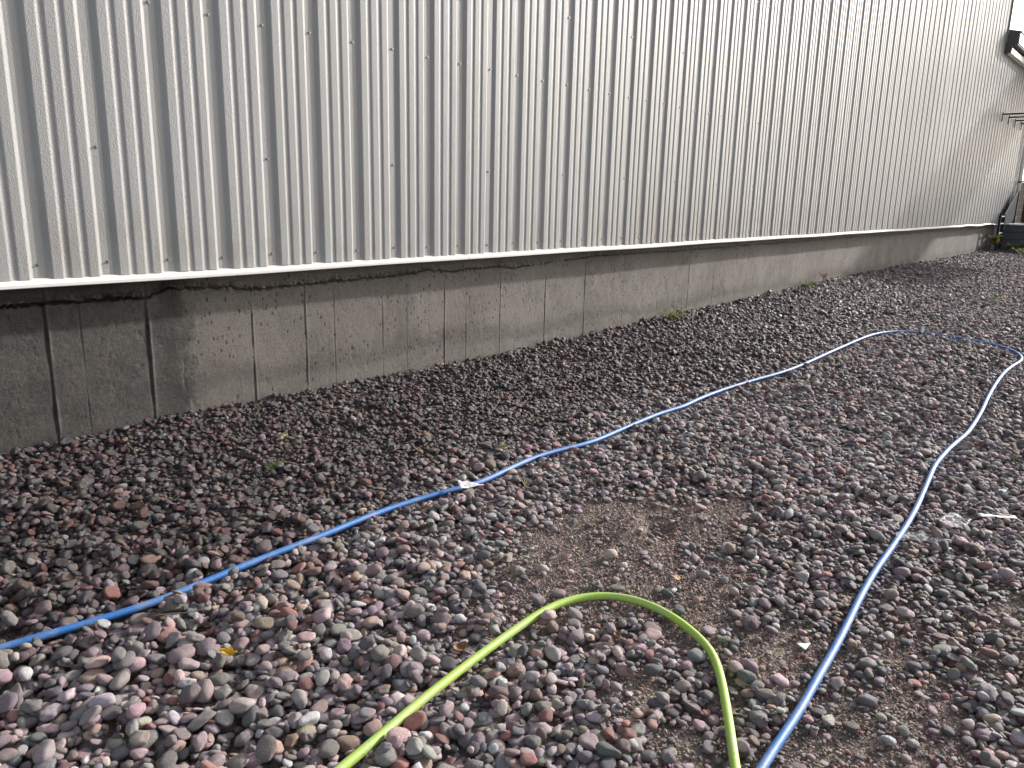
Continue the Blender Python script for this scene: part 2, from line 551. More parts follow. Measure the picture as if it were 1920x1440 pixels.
# the two hoses, as they lie on the ground
BLUE = [(0.303,-1.612),(0.471,-1.630),(0.592,-1.647),(0.724,-1.665),(0.866,-1.685),(1.024,-1.697),(1.215,-1.681),(1.425,-1.670),(1.658,-1.666),(1.765,-1.657),(1.956,-1.642),(2.051,-1.642),(2.244,-1.656),(2.476,-1.702),(2.677,-1.687),(2.980,-1.661),(3.236,-1.692),(3.375,-1.711),(3.754,-1.693),(4.180,-1.680),(4.407,-1.703),(4.678,-1.686),(5.067,-1.689),(5.437,-1.721),(5.808,-1.771),(6.134,-1.786),(6.545,-1.776),(7.024,-1.758),(7.510,-1.757),(8.013,-1.763),(8.285,-1.799),(8.489,-1.878),(8.626,-2.009),(8.680,-2.242),(8.699,-2.476),(8.620,-2.719),(8.469,-2.892),(8.244,-2.993),(8.026,-3.033),(7.722,-3.019),(7.334,-3.014),(6.834,-3.038),(6.344,-3.074),(5.855,-3.120),(5.418,-3.150),(5.178,-3.159),(4.949,-3.150),(4.693,-3.151),(4.447,-3.161),(4.200,-3.191),(3.900,-3.227),(3.638,-3.254),(3.303,-3.277),(2.959,-3.295),(2.720,-3.317),(2.516,-3.341),(2.347,-3.359),(2.145,-3.375),(1.962,-3.393),(1.829,-3.398),(1.709,-3.406),(1.645,-3.410),(1.513,-3.424),(1.364,-3.439)]
GREEN = [(0.792,-2.732),(0.889,-2.712),(0.971,-2.697),(1.048,-2.685),(1.149,-2.667),(1.260,-2.646),(1.376,-2.630),(1.501,-2.614),(1.632,-2.602),(1.771,-2.593),(1.862,-2.592),(1.945,-2.604),(2.013,-2.627),(2.065,-2.663),(2.106,-2.709),(2.131,-2.763),(2.138,-2.827),(2.133,-2.898),(2.118,-2.951),(2.089,-3.017),(2.064,-3.067),(2.016,-3.118),(1.952,-3.166),(1.869,-3.220),(1.783,-3.273),(1.700,-3.322),(1.638,-3.359),(1.607,-3.377),(1.517,-3.428),(1.407,-3.485)]

# ------------------------------------------------------------------ drop the stones one by one on a height map
CELL = .008
GX0, GY0, GX1, GY1 = -.7, -5.2, 26.2, .13
NX, NY = int((GX1 - GX0) / CELL), int((GY1 - GY0) / CELL)
gx = GX0 + (np.arange(NX) + .5) * CELL; gy = GY0 + (np.arange(NY) + .5) * CELL
H = np.empty((NX, NY), np.float32)
for a in range(0, NX, 400):
    XX, YY = np.meshgrid(gx[a:a + 400], gy, indexing='ij')
    H[a:a + 400] = ground_z(XX, YY)
FACE_Y = .100


def in_region(x, y, m=0.0):
    """frustum on the ground plus a margin"""
    right = -4.02 + .145 * x - (.62 + .02 * x) - m          # right-hand frame edge and a step beyond it
    left = x > (.42 + (y + 2.1) * .32) - .75 - m              # left-hand frame edge
    return (y > right) & left & (y < FACE_Y - .012) & (x < 24.75)


def layer(spacing_near, x_a, x_b, grow):
    out = []
    x = x_a
    while x < x_b:
        s = spacing_near * (1 + grow * max(0, x - 4))
        yv = np.arange(-5.1, FACE_Y, s)
        xv = np.full_like(yv, x)
        out.append(np.stack([xv + rng.uniform(-.5, .5, len(yv)) * s * 1.1, yv + rng.uniform(-.5, .5, len(yv)) * s * 1.1, np.full_like(yv, s)], -1))
        x += s
    P = np.concatenate(out)
    return P[in_region(P[:, 0], P[:, 1])]


lay = [layer(.0235, -.6, 24.9, .030), layer(.0250, -.6, 24.9, .030), layer(.070, -.6, 24.9, .05)]
for c in lay: rng.shuffle(c)
late = np.concatenate([np.zeros(len(lay[0])), np.ones(len(lay[1])), np.full(len(lay[2]), 2.)])
cand = np.concatenate(lay)


def path_dist(px, py, path):
    P = np.array(path); d = np.full(len(px), 9.)
    for a, b in zip(P[:-1], P[1:]):
        ab = b - a; t = np.clip(((px - a[0]) * ab[0] + (py - a[1]) * ab[1]) / (ab @ ab), 0, 1)
        d = np.minimum(d, np.hypot(px - a[0] - t * ab[0], py - a[1] - t * ab[1]))
    return d


hd = np.minimum(path_dist(cand[:, 0], cand[:, 1], BLUE), path_dist(cand[:, 0], cand[:, 1], GREEN))
gm = grit_mask(cand[:, 0], cand[:, 1])
kp = (rng.random(len(cand)) > gm * .93) & ~((late > 0) & (hd < .020))
cand = cand[kp]; late = late[kp]; hd = hd[kp]
N = len(cand)
wetv = wetness(cand[:, 0], cand[:, 1])
siz = np.where(late == 2, np.exp(rng.normal(math.log(.0195), .25, N)), np.exp(rng.normal(math.log(.0122), .40, N)))
siz = np.clip(siz, .0055, .031)
siz = np.where(hd < .032, np.minimum(siz, .0125), siz)
kp = ~((late > 0) & (hd < siz + .013 + .012 * np.clip((cand[:, 0] - 3.5) / 3, 0, 1)))
cand, wetv, siz, late, hd = cand[kp], wetv[kp], siz[kp], late[kp], hd[kp]
N = len(cand)       # semi-axis
siz *= 1 + .55 * np.clip((cand[:, 2] - .025) / .025, 0, 1) * (late < 2)
siz *= 1 + .22 * np.clip((1.9 - cand[:, 0]) / .8, 0, 1)          # coarser at the near left
siz *= np.where(cand[:, 1] > -1.3, .88, 1.0)
# --- the stones one can pick out by name in the photograph: x, y, semi axis, aspect, flatness, yaw, shape, colour, label
NAMED = [
    (1.504, -3.075, .0245, .85, .75, .6, 14, (.30, .075, .05), "brick red angular stone, left of two red stones by the green hose bend"),
    (1.541, -3.111, .0245, .75, .70, -.6, 16, (.24, .070, .055), "rust red angular stone touching the brick red one on its right"),
    (1.482, -3.137, .0220, .90, .85, .2, 13, (.15, .065, .065), "maroon rounded stone just below the two red angular stones"),
    (.837, -2.236, .0310, .80, .62, -.9, 1, (.135, .105, .105), "largest dark purple oval stone at bottom left of the gravel"),
    (.924, -2.223, .0330, .68, .60, -.5, 4, (.175, .170, .155), "large smooth greenish grey oval stone below the yellow leaf"),
    (1.089, -2.177, .0235, .85, .62, .8, 7, (.42, .29, .27), "pale pink triangular pebble right of the yellow leaf"),
    (1.410, -2.783, .0310, .75, .55, -.5, 2, (.20, .125, .130), "large dusky pink oval stone right of the green hose"),
    (.930, -1.768, .0330, .80, .55, -.4, 5, (.36, .27, .235), "large speckled pink granite stone just below the blue hose"),
    (.748, -2.036, .0300, .60, .55, .2, 3, (.44, .37, .35), "long whitish pink stone near the left edge of the gravel"),
    (.940, -2.179, .0175, .60, .60, -.3, 6, (.50, .47, .45), "small smooth white pebble under the yellow leaf"),
    (2.011, -3.219, .0300, .72, .65, -1.0, 8, (.125, .145, .160), "large slate blue stone between the green hose and the blue hose"),
    (2.811, -3.395, .0240, .82, .70, -.9, 9, (.34, .24, .19), "smooth light brown round stone right of the blue hose"),
    (2.424, -3.388, .0180, .90, .80, .3, 10, (.40, .29, .18), "tan rounded pebble touching the right side of the blue hose"),
    (1.325, -2.972, .0205, .95, .85, .3, 0, (.085, .100, .110), "dark blue grey round pebble at the bottom edge of the picture"),
    (1.739, -3.097, .0260, .62, .60, 1.0, 11, (.30, .29, .28), "pale grey wedge shaped stone inside the loop of green hose"),
    (1.833, -3.109, .0245, .72, .60, -.7, 12, (.36, .27, .24), "peach coloured kidney shaped stone inside the green hose loop"),
    (1.498, -2.716, .0225, .66, .70, .1, 15, (.52, .53, .54), "white quartz stone with sharp edges right of the green hose"),
    (.811, -2.200, .0150, .85, .75, .5, 12, (.46, .25, .16), "small orange pebble beside the large dark purple stone"),
]
for (nx_, ny_, a_, *_r) in NAMED:        # leave room for them
    dd = np.hypot(cand[:, 0] - nx_, cand[:, 1] - ny_)
    keep = ~((dd < a_ * 1.1) & (late > 0))
    cand, wetv, siz, late, hd = cand[keep], wetv[keep], siz[keep], late[keep], hd[keep]
N = len(cand)
asp = rng.uniform(.58, .98, N); flat = rng.uniform(.30, .66, N)
yaw = rng.uniform(0, 2 * math.pi, N); shp = np.where(rng.random(N) < .45, rng.integers(13, NSH, N), rng.integers(0, 13, N))
shp = np.where((shp >= 13) & (rng.random(N) < .0), rng.integers(0, 13, N), shp)
PX = np.empty(N); PY = np.empty(N); PZ = np.empty(N); TX = np.zeros(N); TY = np.zeros(N)
jit = rng.uniform(-1, 1, (N, 2, 2))


def drop(x, y, a, b, c, th, sink):
    R = a
    i0 = int((x - R - GX0) / CELL); i1 = int((x + R - GX0) / CELL) + 1
    j0 = int((y - R - GY0) / CELL); j1 = int((y + R - GY0) / CELL) + 1
    if i0 < 1: i0 = 1
    if j0 < 1: j0 = 1
    h = H[i0:i1, j0:j1]
    if h.size < 4: return None
    dx = gx[i0:i1, None] - x; dy = gy[None, j0:min(j1, NY)] - y
    ct, st = math.cos(th), math.sin(th)
    q = ((dx * ct + dy * st) / a) ** 2 + ((-dx * st + dy * ct) / b) ** 2
    m = q < 1
    if not m.any(): return None
    zz = c * np.sqrt(np.where(m, 1 - q, 0))
    t = np.where(m, h + zz, -9)
    top = float(t.max()); mean = float(h[m].mean())
    z = .60 * top + .40 * (mean + .75 * c) - sink * c
    return z, (i0, i1, j0, j1, m, zz, h, dx, dy)


def place(k, x, y, a, b, c, th, named=False):
    best = drop(x, y, a, b, c, th, .34)
    bx, by = x, y
    if not named and x < 5 and best is not None:
        for t in range(2):
            x2 = x + jit[k, t, 0] * a * .8; y2 = min(y + jit[k, t, 1] * a * .8, FACE_Y - .6 * b)
            d2 = drop(x2, y2, a, b, c, th, .34)
            if d2 is not None and d2[0] < best[0]: best, bx, by = d2, x2, y2
    if best is None: return None
    z, (i0, i1, j0, j1, m, zz, h, dx, dy) = best
    # lean with the bed underneath
    hm = h[m]; dxm = np.broadcast_to(dx, m.shape)[m]; dym = np.broadcast_to(dy, m.shape)[m]
    hc = hm - hm.mean()
    sx = float((hc * dxm).sum() / (1e-9 + (dxm * dxm).sum())); sy = float((hc * dym).sum() / (1e-9 + (dym * dym).sum()))
    sx = max(-.75, min(.75, sx)); sy = max(-.75, min(.75, sy))
    up = np.where(m, z + zz * .92 + sx * .6 * dx + sy * .6 * dy, -9)
    np.maximum(h, up, out=h)
    return bx, by, z, sx, sy


ok = np.zeros(N, bool)
for k in range(N):
    a = siz[k]
    r_ = place(k, float(cand[k, 0]), min(float(cand[k, 1]), FACE_Y - .5 * a), a, a * asp[k], a * flat[k], yaw[k])
    if r_ is None: continue
    ok[k] = True
    PX[k], PY[k], PZ[k], TX[k], TY[k] = r_
named_pl = [place(0, q[0], q[1], q[2], q[2] * q[3], q[2] * q[4], q[5], True) for q in NAMED]


def euler_of(sx, sy, th, extra=0.0):
    nrm = Vector((-sx * .8, -sy * .8, 1)).normalized()
    q = Vector((0, 0, 1)).rotation_difference(nrm)
    return (q.to_matrix() @ Matrix.Rotation(th, 3, 'Z') @ Matrix.Rotation(extra, 3, 'X')).to_euler()


cols = stone_colors(N, wetv, rng)
rnds = rng.random(N)
extra = rng.normal(0, .16, N)
# --- the 300 that show largest in the picture become objects, the rest one body of loose pebbles
rel = np.stack([PX, PY, PZ], -1) - np.array(CPOS)
dep = rel @ np.array(CW)
sxp = 960 + 1478.9 * (rel @ np.array(CR)) / np.maximum(dep, .1); syp = 720 - 1478.9 * (rel @ np.array(CU)) / np.maximum(dep, .1)
ix = np.clip(((PX - GX0) / CELL).astype(int), 0, NX - 1); iy = np.clip(((PY - GY0) / CELL).astype(int), 0, NY - 1)
ctop = siz * flat
exposed = (H[ix, iy] - (PZ + ctop)) < .15 * ctop
vis = ok & exposed & (dep > .5) & (sxp > 5) & (sxp < 1915) & (syp > 700) & (syp < 1432)
score = np.where(vis, siz * np.sqrt(asp) / np.maximum(dep, .1), -1)
big = np.argsort(-score)[:300 - 0]
isbig = np.zeros(N, bool); isbig[big] = True


def stone_ob(name, x, y, z, a, b, c, rot, mesh, col, wet, rnd, parent=None):
    o = bpy.data.objects.new(name, mesh); COL.objects.link(o)
    o.location = (x, y, z); o.rotation_euler = rot; o.scale = (a, b, c)
    o["col"] = [float(v) for v in col]; o["wet"] = float(wet); o["rnd"] = float(rnd)
    if parent: o.parent = parent
    return o


for k in big:
    stone_ob("stone", PX[k], PY[k], PZ[k], siz[k], siz[k] * asp[k], siz[k] * flat[k], euler_of(TX[k], TY[k], yaw[k], extra[k]),
             shape_hi[shp[k]], cols[k], wetv[k], rnds[k], ground)
for q, pl in zip(NAMED, named_pl):
    if pl is None: continue
    o = stone_ob("river_stone", pl[0], pl[1], pl[2], q[2], q[2] * q[3], q[2] * q[4], euler_of(pl[3], pl[4], q[5]), shape_hi[q[6]], q[7], .05, (q[0] * 7.3) % 1.0)
    tag(o, q[8], "stone", "stones that stand out in the gravel")


def scatter(name, pos, rot, scl, idx, col, wet, rnd, kind_label):
    me = bpy.data.meshes.new(name)
    n = len(pos)
    me.vertices.add(n); me.vertices.foreach_set("co", pos.astype(np.float32).ravel())
    for nm, typ, dat in (("rot", 'FLOAT_VECTOR', rot), ("scl", 'FLOAT_VECTOR', scl), ("col", 'FLOAT_VECTOR', col)):
        at = me.attributes.new(nm, typ, 'POINT'); at.data.foreach_set("vector", dat.astype(np.float32).ravel())
    at = me.attributes.new("idx", 'INT', 'POINT'); at.data.foreach_set("value", idx.astype(np.int32))
    for nm, dat in (("wet", wet), ("rnd", rnd)):
        at = me.attributes.new(nm, 'FLOAT', 'POINT'); at.data.foreach_set("value", dat.astype(np.float32))
    me.update()
    o = bpy.data.objects.new(name, me); COL.objects.link(o); o.parent = ground
    o["kind"] = "stuff"
    ng = bpy.data.node_groups.new(name + "_nodes", 'GeometryNodeTree')
    ng.interface.new_socket("Geometry", in_out='INPUT', socket_type='NodeSocketGeometry')
    ng.interface.new_socket("Geometry", in_out='OUTPUT', socket_type='NodeSocketGeometry')
    gi = ng.nodes.new("NodeGroupInput"); go = ng.nodes.new("NodeGroupOutput")
    ci = ng.nodes.new("GeometryNodeCollectionInfo")
    ci.inputs["Collection"].default_value = protos
    ci.inputs["Separate Children"].default_value = True
    ci.inputs["Reset Children"].default_value = True
    ip = ng.nodes.new("GeometryNodeInstanceOnPoints")
    ip.inputs["Pick Instance"].default_value = True

    def attr(nm, typ):
        a = ng.nodes.new("GeometryNodeInputNamedAttribute"); a.data_type = typ; a.inputs["Name"].default_value = nm
        return a.outputs["Attribute"]
    ng.links.new(gi.outputs[0], ip.inputs["Points"])
    ng.links.new(ci.outputs[0], ip.inputs["Instance"])
    ng.links.new(attr("idx", 'INT'), ip.inputs["Instance Index"])
    e2r = ng.nodes.new("FunctionNodeEulerToRotation")
    ng.links.new(attr("rot", 'FLOAT_VECTOR'), e2r.inputs[0])
    ng.links.new(e2r.outputs[0], ip.inputs["Rotation"])
    ng.links.new(attr("scl", 'FLOAT_VECTOR'), ip.inputs["Scale"])
    ng.links.new(ip.outputs[0], go.inputs[0])
    md = o.modifiers.new("scatter", 'NODES'); md.node_group = ng
    return o


sel = np.where(ok & ~isbig)[0]
# buried stones cannot be seen: leave them out
depth_below = H[ix, iy] - (PZ + ctop)
sel = sel[(depth_below[sel] < 1.5 * siz[sel])]
rot = np.array([tuple(euler_of(TX[k], TY[k], yaw[k], extra[k])) for k in sel])
scatter("loose_pebbles", np.stack([PX, PY, PZ], -1)[sel], rot,
        np.stack([siz, siz * asp, siz * flat], -1)[sel], shp[sel], cols[sel], wetv[sel], rnds[sel], "")
# --- grit: coarse sand and crumbs lying in the bare patches and between the stones
gp = []
for cx, cy, sx_, sy_, a in GRIT:
    n = int(sx_ * sy_ * 4 * 13000)
    gp.append(np.stack([cx + rng.uniform(-1.5, 1.5, n) * sx_, cy + rng.uniform(-1.5, 1.5, n) * sy_], -1))
gp = np.concatenate(gp)
gp = gp[rng.random(len(gp)) < np.clip(grit_mask(gp[:, 0], gp[:, 1]) * 1.5, 0, 1)]
u2 = np.stack([rng.uniform(.2, 4.5, 26000), rng.uniform(-4.3, -1.4, 26000)], -1)
gp = np.concatenate([gp, u2[in_region(u2[:, 0], u2[:, 1])]])
gsz = np.clip(np.exp(rng.normal(math.log(.0030), .42, len(gp))), .0014, .0085)
gix = np.clip(((gp[:, 0] - GX0) / CELL).astype(int), 0, NX - 1); giy = np.clip(((gp[:, 1] - GY0) / CELL).astype(int), 0, NY - 1)
gz = ground_z(gp[:, 0], gp[:, 1])
low = H[gix, giy] - gz < .022
gp, gsz, gz = gp[low], gsz[low], gz[low]
n = len(gp)
gcol = stone_colors(n, np.zeros(n), rng) * np.array([1.22, 1.08, .97])
scatter("coarse_grit", np.stack([gp[:, 0], gp[:, 1], gz - .008 + gsz * .2 + rng.uniform(0, .002, n)], -1),
        np.stack([rng.normal(0, .4, n), rng.normal(0, .4, n), rng.uniform(0, 6.28, n)], -1),
        np.stack([gsz, gsz * rng.uniform(.6, 1, n), gsz * rng.uniform(.5, .9, n)], -1), rng.integers(0, NSH, n),
        gcol, np.full(n, .08), rng.random(n), "")


def bed(x, y, r=.02):
    """height of the stone bed around a point"""
    i = int((x - GX0) / CELL); j = int((y - GY0) / CELL); k = max(1, int(r / CELL))
    if i < k or j < k or i >= NX - k or j >= NY - k: return float(ground_z(x, y)) + .02
    return float(np.percentile(H[i - k:i + k + 1, j - k:j + k + 1], 88))


# ------------------------------------------------------------------ the metal building
RIB = .3048
C0 = 1.929                                  # start of channel number 0 along the wall
building = empty("metal_building", (10, 0, .8))
tag(building, "long grey ribbed steel building on a low concrete foundation", "building")


def keep(o, parent):
    """parent without moving"""
    o.parent = parent
    o.matrix_parent_inverse = parent.matrix_world.inverted() if parent.matrix_world != Matrix() else Matrix.Translation(parent.location).inverted()
    return o


def profile():
    dp = -.016                                  # pans stand 16 mm proud of the channel floors
    P = [(0.055, 0.0), (.072, 0.0)]
    for k in range(3):
        b = k * RIB
        if k: P += [(b + .000, dp), (b + .018, 0.0), (b + .073, 0.0)]
        P += [(b + .098, dp), (b + .143, dp), (b + .1535, dp + .0055), (b + .169, dp + .0055), (b + .1805, dp),
              (b + .225, dp), (b + .2355, dp + .0055), (b + .251, dp + .0055), (b + .2625, dp)]
    P += [(3 * RIB, dp), (3 * RIB + .017, -.0025), (3 * RIB + .0655, -.0025), (3 * RIB + .0657, .0)]
    # soften each fold with a small chamfer
    Q = [P[0]]
    for a, b, c in zip(P[:-2], P[1:-1], P[2:]):
        for other in (a, c):
            v = Vector((other[0] - b[0], other[1] - b[1])); L = v.length
            t = min(.0028, L * .4)
            Q.append((b[0] + v.x / L * t, b[1] + v.y / L * t))
    Q.append(P[-1])
    return Q


PROF = profile()


def panel_mesh(z0, z1):
    zs = list(np.linspace(z0, z1, 7))
    n = len(PROF)
    V = [(s - .055, y, z) for z in zs for s, y in PROF]
    F = [(j * n + i, j * n + i + 1, (j + 1) * n + i + 1, (j + 1) * n + i) for j in range(len(zs) - 1) for i in range(n - 1)]
    me = bpy.data.meshes.new("wall_panel"); me.from_pydata(V, [], F); me.update(); me.materials.append(SIDING)
    return me


PAN_Z0 = .8235
TALL = panel_mesh(PAN_Z0, 6.2)
LOWP = panel_mesh(PAN_Z0, 4.86)


def screw_mesh():
    m = MB()
    n = 12
    ring = lambda r, y, k: [(r * math.cos(2 * math.pi * i / k + .2), y, r * math.sin(2 * math.pi * i / k + .2)) for i in range(k)]
    V = ring(.0088, 0, n) + ring(.0075, -.0028, n)
    F = [(i, (i + 1) % n, n + (i + 1) % n, n + i) for i in range(n)] + [tuple(range(n, 2 * n))]
    m.add(V, F)
    V = ring(.0052, -.0027, 6) + ring(.0049, -.0080, 6)
    m.add(V, [(i, (i + 1) % 6, 6 + (i + 1) % 6, 6 + i) for i in range(6)] + [tuple(range(6, 12))])
    me = bpy.data.meshes.new("screw"); me.from_pydata(m.v, [], m.f); me.update(); me.materials.append(SCREW)
    return me


SCREW_ME = screw_mesh()
pr = random.Random(3)


def add_panels(parent, m0, m1, mesh):
    for m in range(m0, m1):
        x0 = C0 - RIB + .055 + 3 * RIB * m
        p = bpy.data.objects.new("wall_panel", mesh); COL.objects.link(p)
        p.location = (x0 - parent.location.x, -parent.location.y + pr.uniform(-.0006, .0006), -parent.location.z + pr.uniform(-.003, .002))
        p.rotation_euler = (pr.uniform(-.0012, .0012), 0, 0)
        p.parent = parent
        if x0 > 14.5: continue
        for k in range(3):
            xs_ = (k + 1) * RIB - .055 + .048
            for z in (.889, 2.108, 3.33):
                s = bpy.data.objects.new("screw", SCREW_ME); COL.objects.link(s)
                s.location = (xs_ + pr.uniform(-.003, .003), -.003 if k == 2 else -.0005, z + pr.uniform(-.006, .006))
                s.rotation_euler = (0, pr.uniform(0, 1), 0); s.parent = p
        for z in (1.418, 2.60, 3.80):
            s = bpy.data.objects.new("screw", SCREW_ME); COL.objects.link(s)
            s.location = (3 * RIB - .055 + .046, -.003, z + pr.uniform(-.006, .006)); s.parent = p


add_panels(building, -4, 22, TALL)
TALL_END = C0 - RIB + .055 + 3 * RIB * 22 + .01

# base trim: sloping flange with a turned-down lip, in lengths that overlap a little
joints = [-2.2, 4.19, 9.63, 15.0, 20.1, 24.75]
for a, b in zip(joints[:-1], joints[1:]):
    nseg = int((b - a) / .25)
    V = []; F = []
    lap = .012
    off = -.0015 if joints.index(a) % 2 else 0
    prof = [(.14, .786), (-.042, .789), (-.0455, .792), (-.0455, .8045), (-.042, .8075), (-.004, .827), (.012, .829), (.012, .822), (-.004, .818), (.14, .792)]
    for i in range(nseg + 1):
        x = a + (b - a) * i / nseg - (lap if i == 0 else 0)
        wv = .0035 * math.sin(x * 2.1) * math.sin(x * .7) + (.012 * math.sin((x - 20) * 2.6) if x > 19.6 else 0)
        for y, z in prof: V.append((x, y + off, z + wv - off * .5))
    n = len(prof)
    F = [(i * n + k, i * n + (k + 1) % n, (i + 1) * n + (k + 1) % n, (i + 1) * n + k) for i in range(nseg) for k in range(n)]
    F += [tuple(range(n)), tuple(nseg * n + k for k in range(n))[::-1]]
    m = MB(); m.add(V, F)
    keep(m.build("base_trim", TRIM), building)

# foundation wall with board-form lines, a wandering crack and a rough mortar cap
lines = [(1.40, .9, .012), (1.56, .35, .004), (1.885, 1.0, .013), (2.50, .8, .008), (2.87, .7, .007), (3.09, .5, .004), (3.49, .55, .005), (3.71, .35, .004),
         (4.08, .75, .008), (4.31, .5, .004), (4.70, .6, .005), (5.28, .8, .006), (5.86, .8, .006), (6.50, .8, .006), (7.15, .8, .006), (7.80, .8, .006), (8.39, .8, .006), (8.98, .8, .006)]
xq = 9.5
while xq < 24.6:
    lines.append((xq, .7, .008)); xq += pr.choice([.3, .55, .6, .65])
fx = np.concatenate([np.arange(-2.0, 1.0, .03), np.arange(1.0, 6.0, .005), np.arange(6.0, 10, .008), np.arange(10, 24.8, .02)])
fz = np.concatenate([[-.3], np.arange(-.12, .655, .008), np.arange(.655, .745, .003), np.arange(.745, .8, .008)])
FX, FZ = np.meshgrid(fx, fz, indexing='ij')
ck_x = [-2, 1.207, 1.306, 1.431, 1.549, 1.701, 1.806, 1.877, 1.947, 2.02, 2.375, 2.474, 2.578, 2.952, 3.115, 3.559, 3.804, 3.881, 3.97, 4.177, 4.407, 4.715, 4.846, 5.048, 5.482, 5.963, 6.691, 7.655, 25]
ck_z = [.70, .693, .701, .697, .687, .692, .686, .678, .708, .722, .705, .679, .678, .686, .688, .691, .702, .723, .699, .691, .702, .698, .679, .694, .708, .723, .723, .718, .715]
ckz = np.interp(FX, ck_x, ck_z) + .018 * fnoise(FX * 14, FX * 0, 41, 3) + .016 * fnoise(FX * 70, FX * 0, 43, 2)
D = .004 * fnoise(FX * 2, FZ * 2, 51, 3) * 2 + .003 * fnoise(FX * 14, FZ * 14, 57, 3)
amp = np.clip(1.3 - .09 * FX, .35, 1.2)
for lx, s, wd in lines:
    wob = .003 * fnoise(FZ * 9, FZ * 0 + lx, 61, 2)
    lean = 0
    d = FX - lx - wob
    brk = np.clip(.45 + 2.2 * (fnoise(FZ * 7, FZ * 0 + lx * 3, 67, 2) + .25), 0, 1.2)
    below = np.where(FZ < ckz, 1, .25)
    D += below * brk * s * (.0060 * np.exp(-((d - wd) / (wd * .55)) ** 2) - .0062 * np.exp(-(d / .0045) ** 2))
cw = np.where(FX < 4.2, .0050, .0036) * np.clip(1 + 2.4 * fnoise(FX * 24, FX * 0, 71, 3), .35, 2.2)
gap = fnoise(FX * 3.5, FX * 0, 77, 2) > -.22
D += -.030 * gap * np.exp(-((FZ - ckz) / cw) ** 2) * np.clip(amp, .6, 1.2)
rough_zone = np.exp(-((FZ - ckz - .012) / .02) ** 2) * np.clip(1.5 - FX * .12, .2, 1.3)
D += rough_zone * .038 * fnoise(FX * 40, FZ * 40, 81, 2) * np.clip(.4 + 3 * (fnoise(FX * 2.2, FX * 0, 83, 2) + .1), .1, 1.3)
D += .005 * (FZ > ckz) * np.clip(1.6 - FX * .15, .5, 1.4)
pits = np.clip(fnoise(FX * 26, FZ * 16, 91, 2) - .27, 0, 1)
D -= pits * .02
FV = np.stack([FX, .110 - D, FZ], -1)
fnd = grid_mesh("foundation", FV.reshape(-1, 3)[:, :], len(fx), len(fz), CONCRETE)
# grid is laid so that faces look outwards
bmf = fnd.data; bmf.flip_normals()
keep(fnd, building)
# returns that close the building: far end wall, roof
m = MB(); m.box((TALL_END - .06, .02, .8), (TALL_END, 9.0, 6.2)); keep(m.build("end_wall", SIDING), building)
m = MB(); m.prism([(-.30, 6.2), (-.30, 6.32), (4.5, 7.5), (9.4, 6.3), (9.4, 6.2), (4.5, 7.38)], -2.6, TALL_END + .3, 0); keep(m.build("roof", DARKTRIM), building)
m = MB(); m.prism([(TALL_END - .012, -.046), (TALL_END + .012, -.046), (TALL_END + .012, .05), (TALL_END - .012, .05)], 4.9, 6.2, 2); keep(m.build("corner_trim", SIDING), building)

# ------------------------------------------------------------------ the lower wing beyond it
wing = empty("lower_wing", (24, 0, .8))
tag(wing, "lower grey ribbed wing with white fascia at far right end of the wall", "building")
add_panels(wing, 22, 27, LOWP)
WEND = C0 - RIB + .055 + 3 * RIB * 27
EX0 = TALL_END + .015
XR = WEND + .6
m = MB(); m.prism([(-.275, 4.82), (-.275, 5.05), (-.255, 5.05), (-.255, 4.82)], EX0, XR, 0); keep(m.build("fascia", FASCIA), wing)
m = MB(); m.box((25.2, -4.4, 4.83), (29.2, -.277, 5.04)); keep(m.build("added_shade_canopy", DARKTRIM), wing)  # unseen canopy, added and sized to shade the far wall and gravel
m = MB(); m.box((27.55, -.18, .808), (27.67, -.06, 4.828)); keep(m.build("porch_post", DARK_STEEL), wing)
m = MB(); m.prism([(-.295, 5.054), (-.295, 5.08), (4.0, 6.1), (4.0, 6.06)], EX0, XR, 0); keep(m.build("roof", DARKTRIM), wing)
m = MB(); m.prism([(-.252, 4.795), (-.252, 4.82), (-.035, 4.82), (-.035, 4.795)], EX0, XR, 0); keep(m.build("soffit", DARKTRIM), wing)
m = MB(); m.prism([(-.252, 4.82), (-.17, 4.79), (-.13, 4.64), (-.036, 4.60), (-.036, 5.05), (-.252, 5.05)], EX0 - .03, EX0 - .002, 0); keep(m.build("end_cap", DARKTRIM), wing)
m = MB(); m.prism([(-.150, 4.63), (-.150, 4.75), (-.036, 4.75), (-.036, 4.63)], EX0 + .002, XR, 0); keep(m.build("frieze_board", FASCIA), wing)
m = MB(); m.prism([(WEND - .02, -.05), (WEND + .08, -.05), (WEND + .08, .3), (WEND + .06, .3), (WEND + .06, -.03), (WEND - .02, -.03)], .83, 4.86, 2); keep(m.build("corner_trim", FASCIA), wing)
m = MB(); m.box((WEND + .02, .3, .2), (WEND + .06, 6.0, 4.9)); keep(m.build("end_wall", SIDING), wing)
m = MB(); m.box((24.72, .03, -.3), (WEND + .06, .25, .80)); keep(m.build("foundation", CAP), wing)
m = MB(); m.box((24.76, -.044, .80), (WEND + .06, .03, .828)); keep(m.build("base_trim", TRIM), wing)

# downpipe at the far corner
dp = empty("downpipe", (26.2, -.09, .8)); tag(dp, "pale grey downpipe beside the far corner of the wall", "pipe")
m = MB(); m.tube([(26.2, -.09, .98), (26.2, -.09, 4.78)], .038, 10); keep(m.build("pipe", FASCIA, smooth=True), dp)
m = MB(); m.tube([(26.2, -.09, .84), (26.2, -.09, .965)], .048, 10); keep(m.build("boot", CAP, smooth=True), dp)
m = MB(); m.tube([(26.2, -.09, .966), (26.2, -.09, .979)], .055, 10); keep(m.build("collar", FASCIA, smooth=True), dp)
for z in (1.9, 3.4):
    m = MB(); m.box((26.15, -.13, z), (26.25, -.034, z + .03)); keep(m.build("bracket", DARK_STEEL), dp)

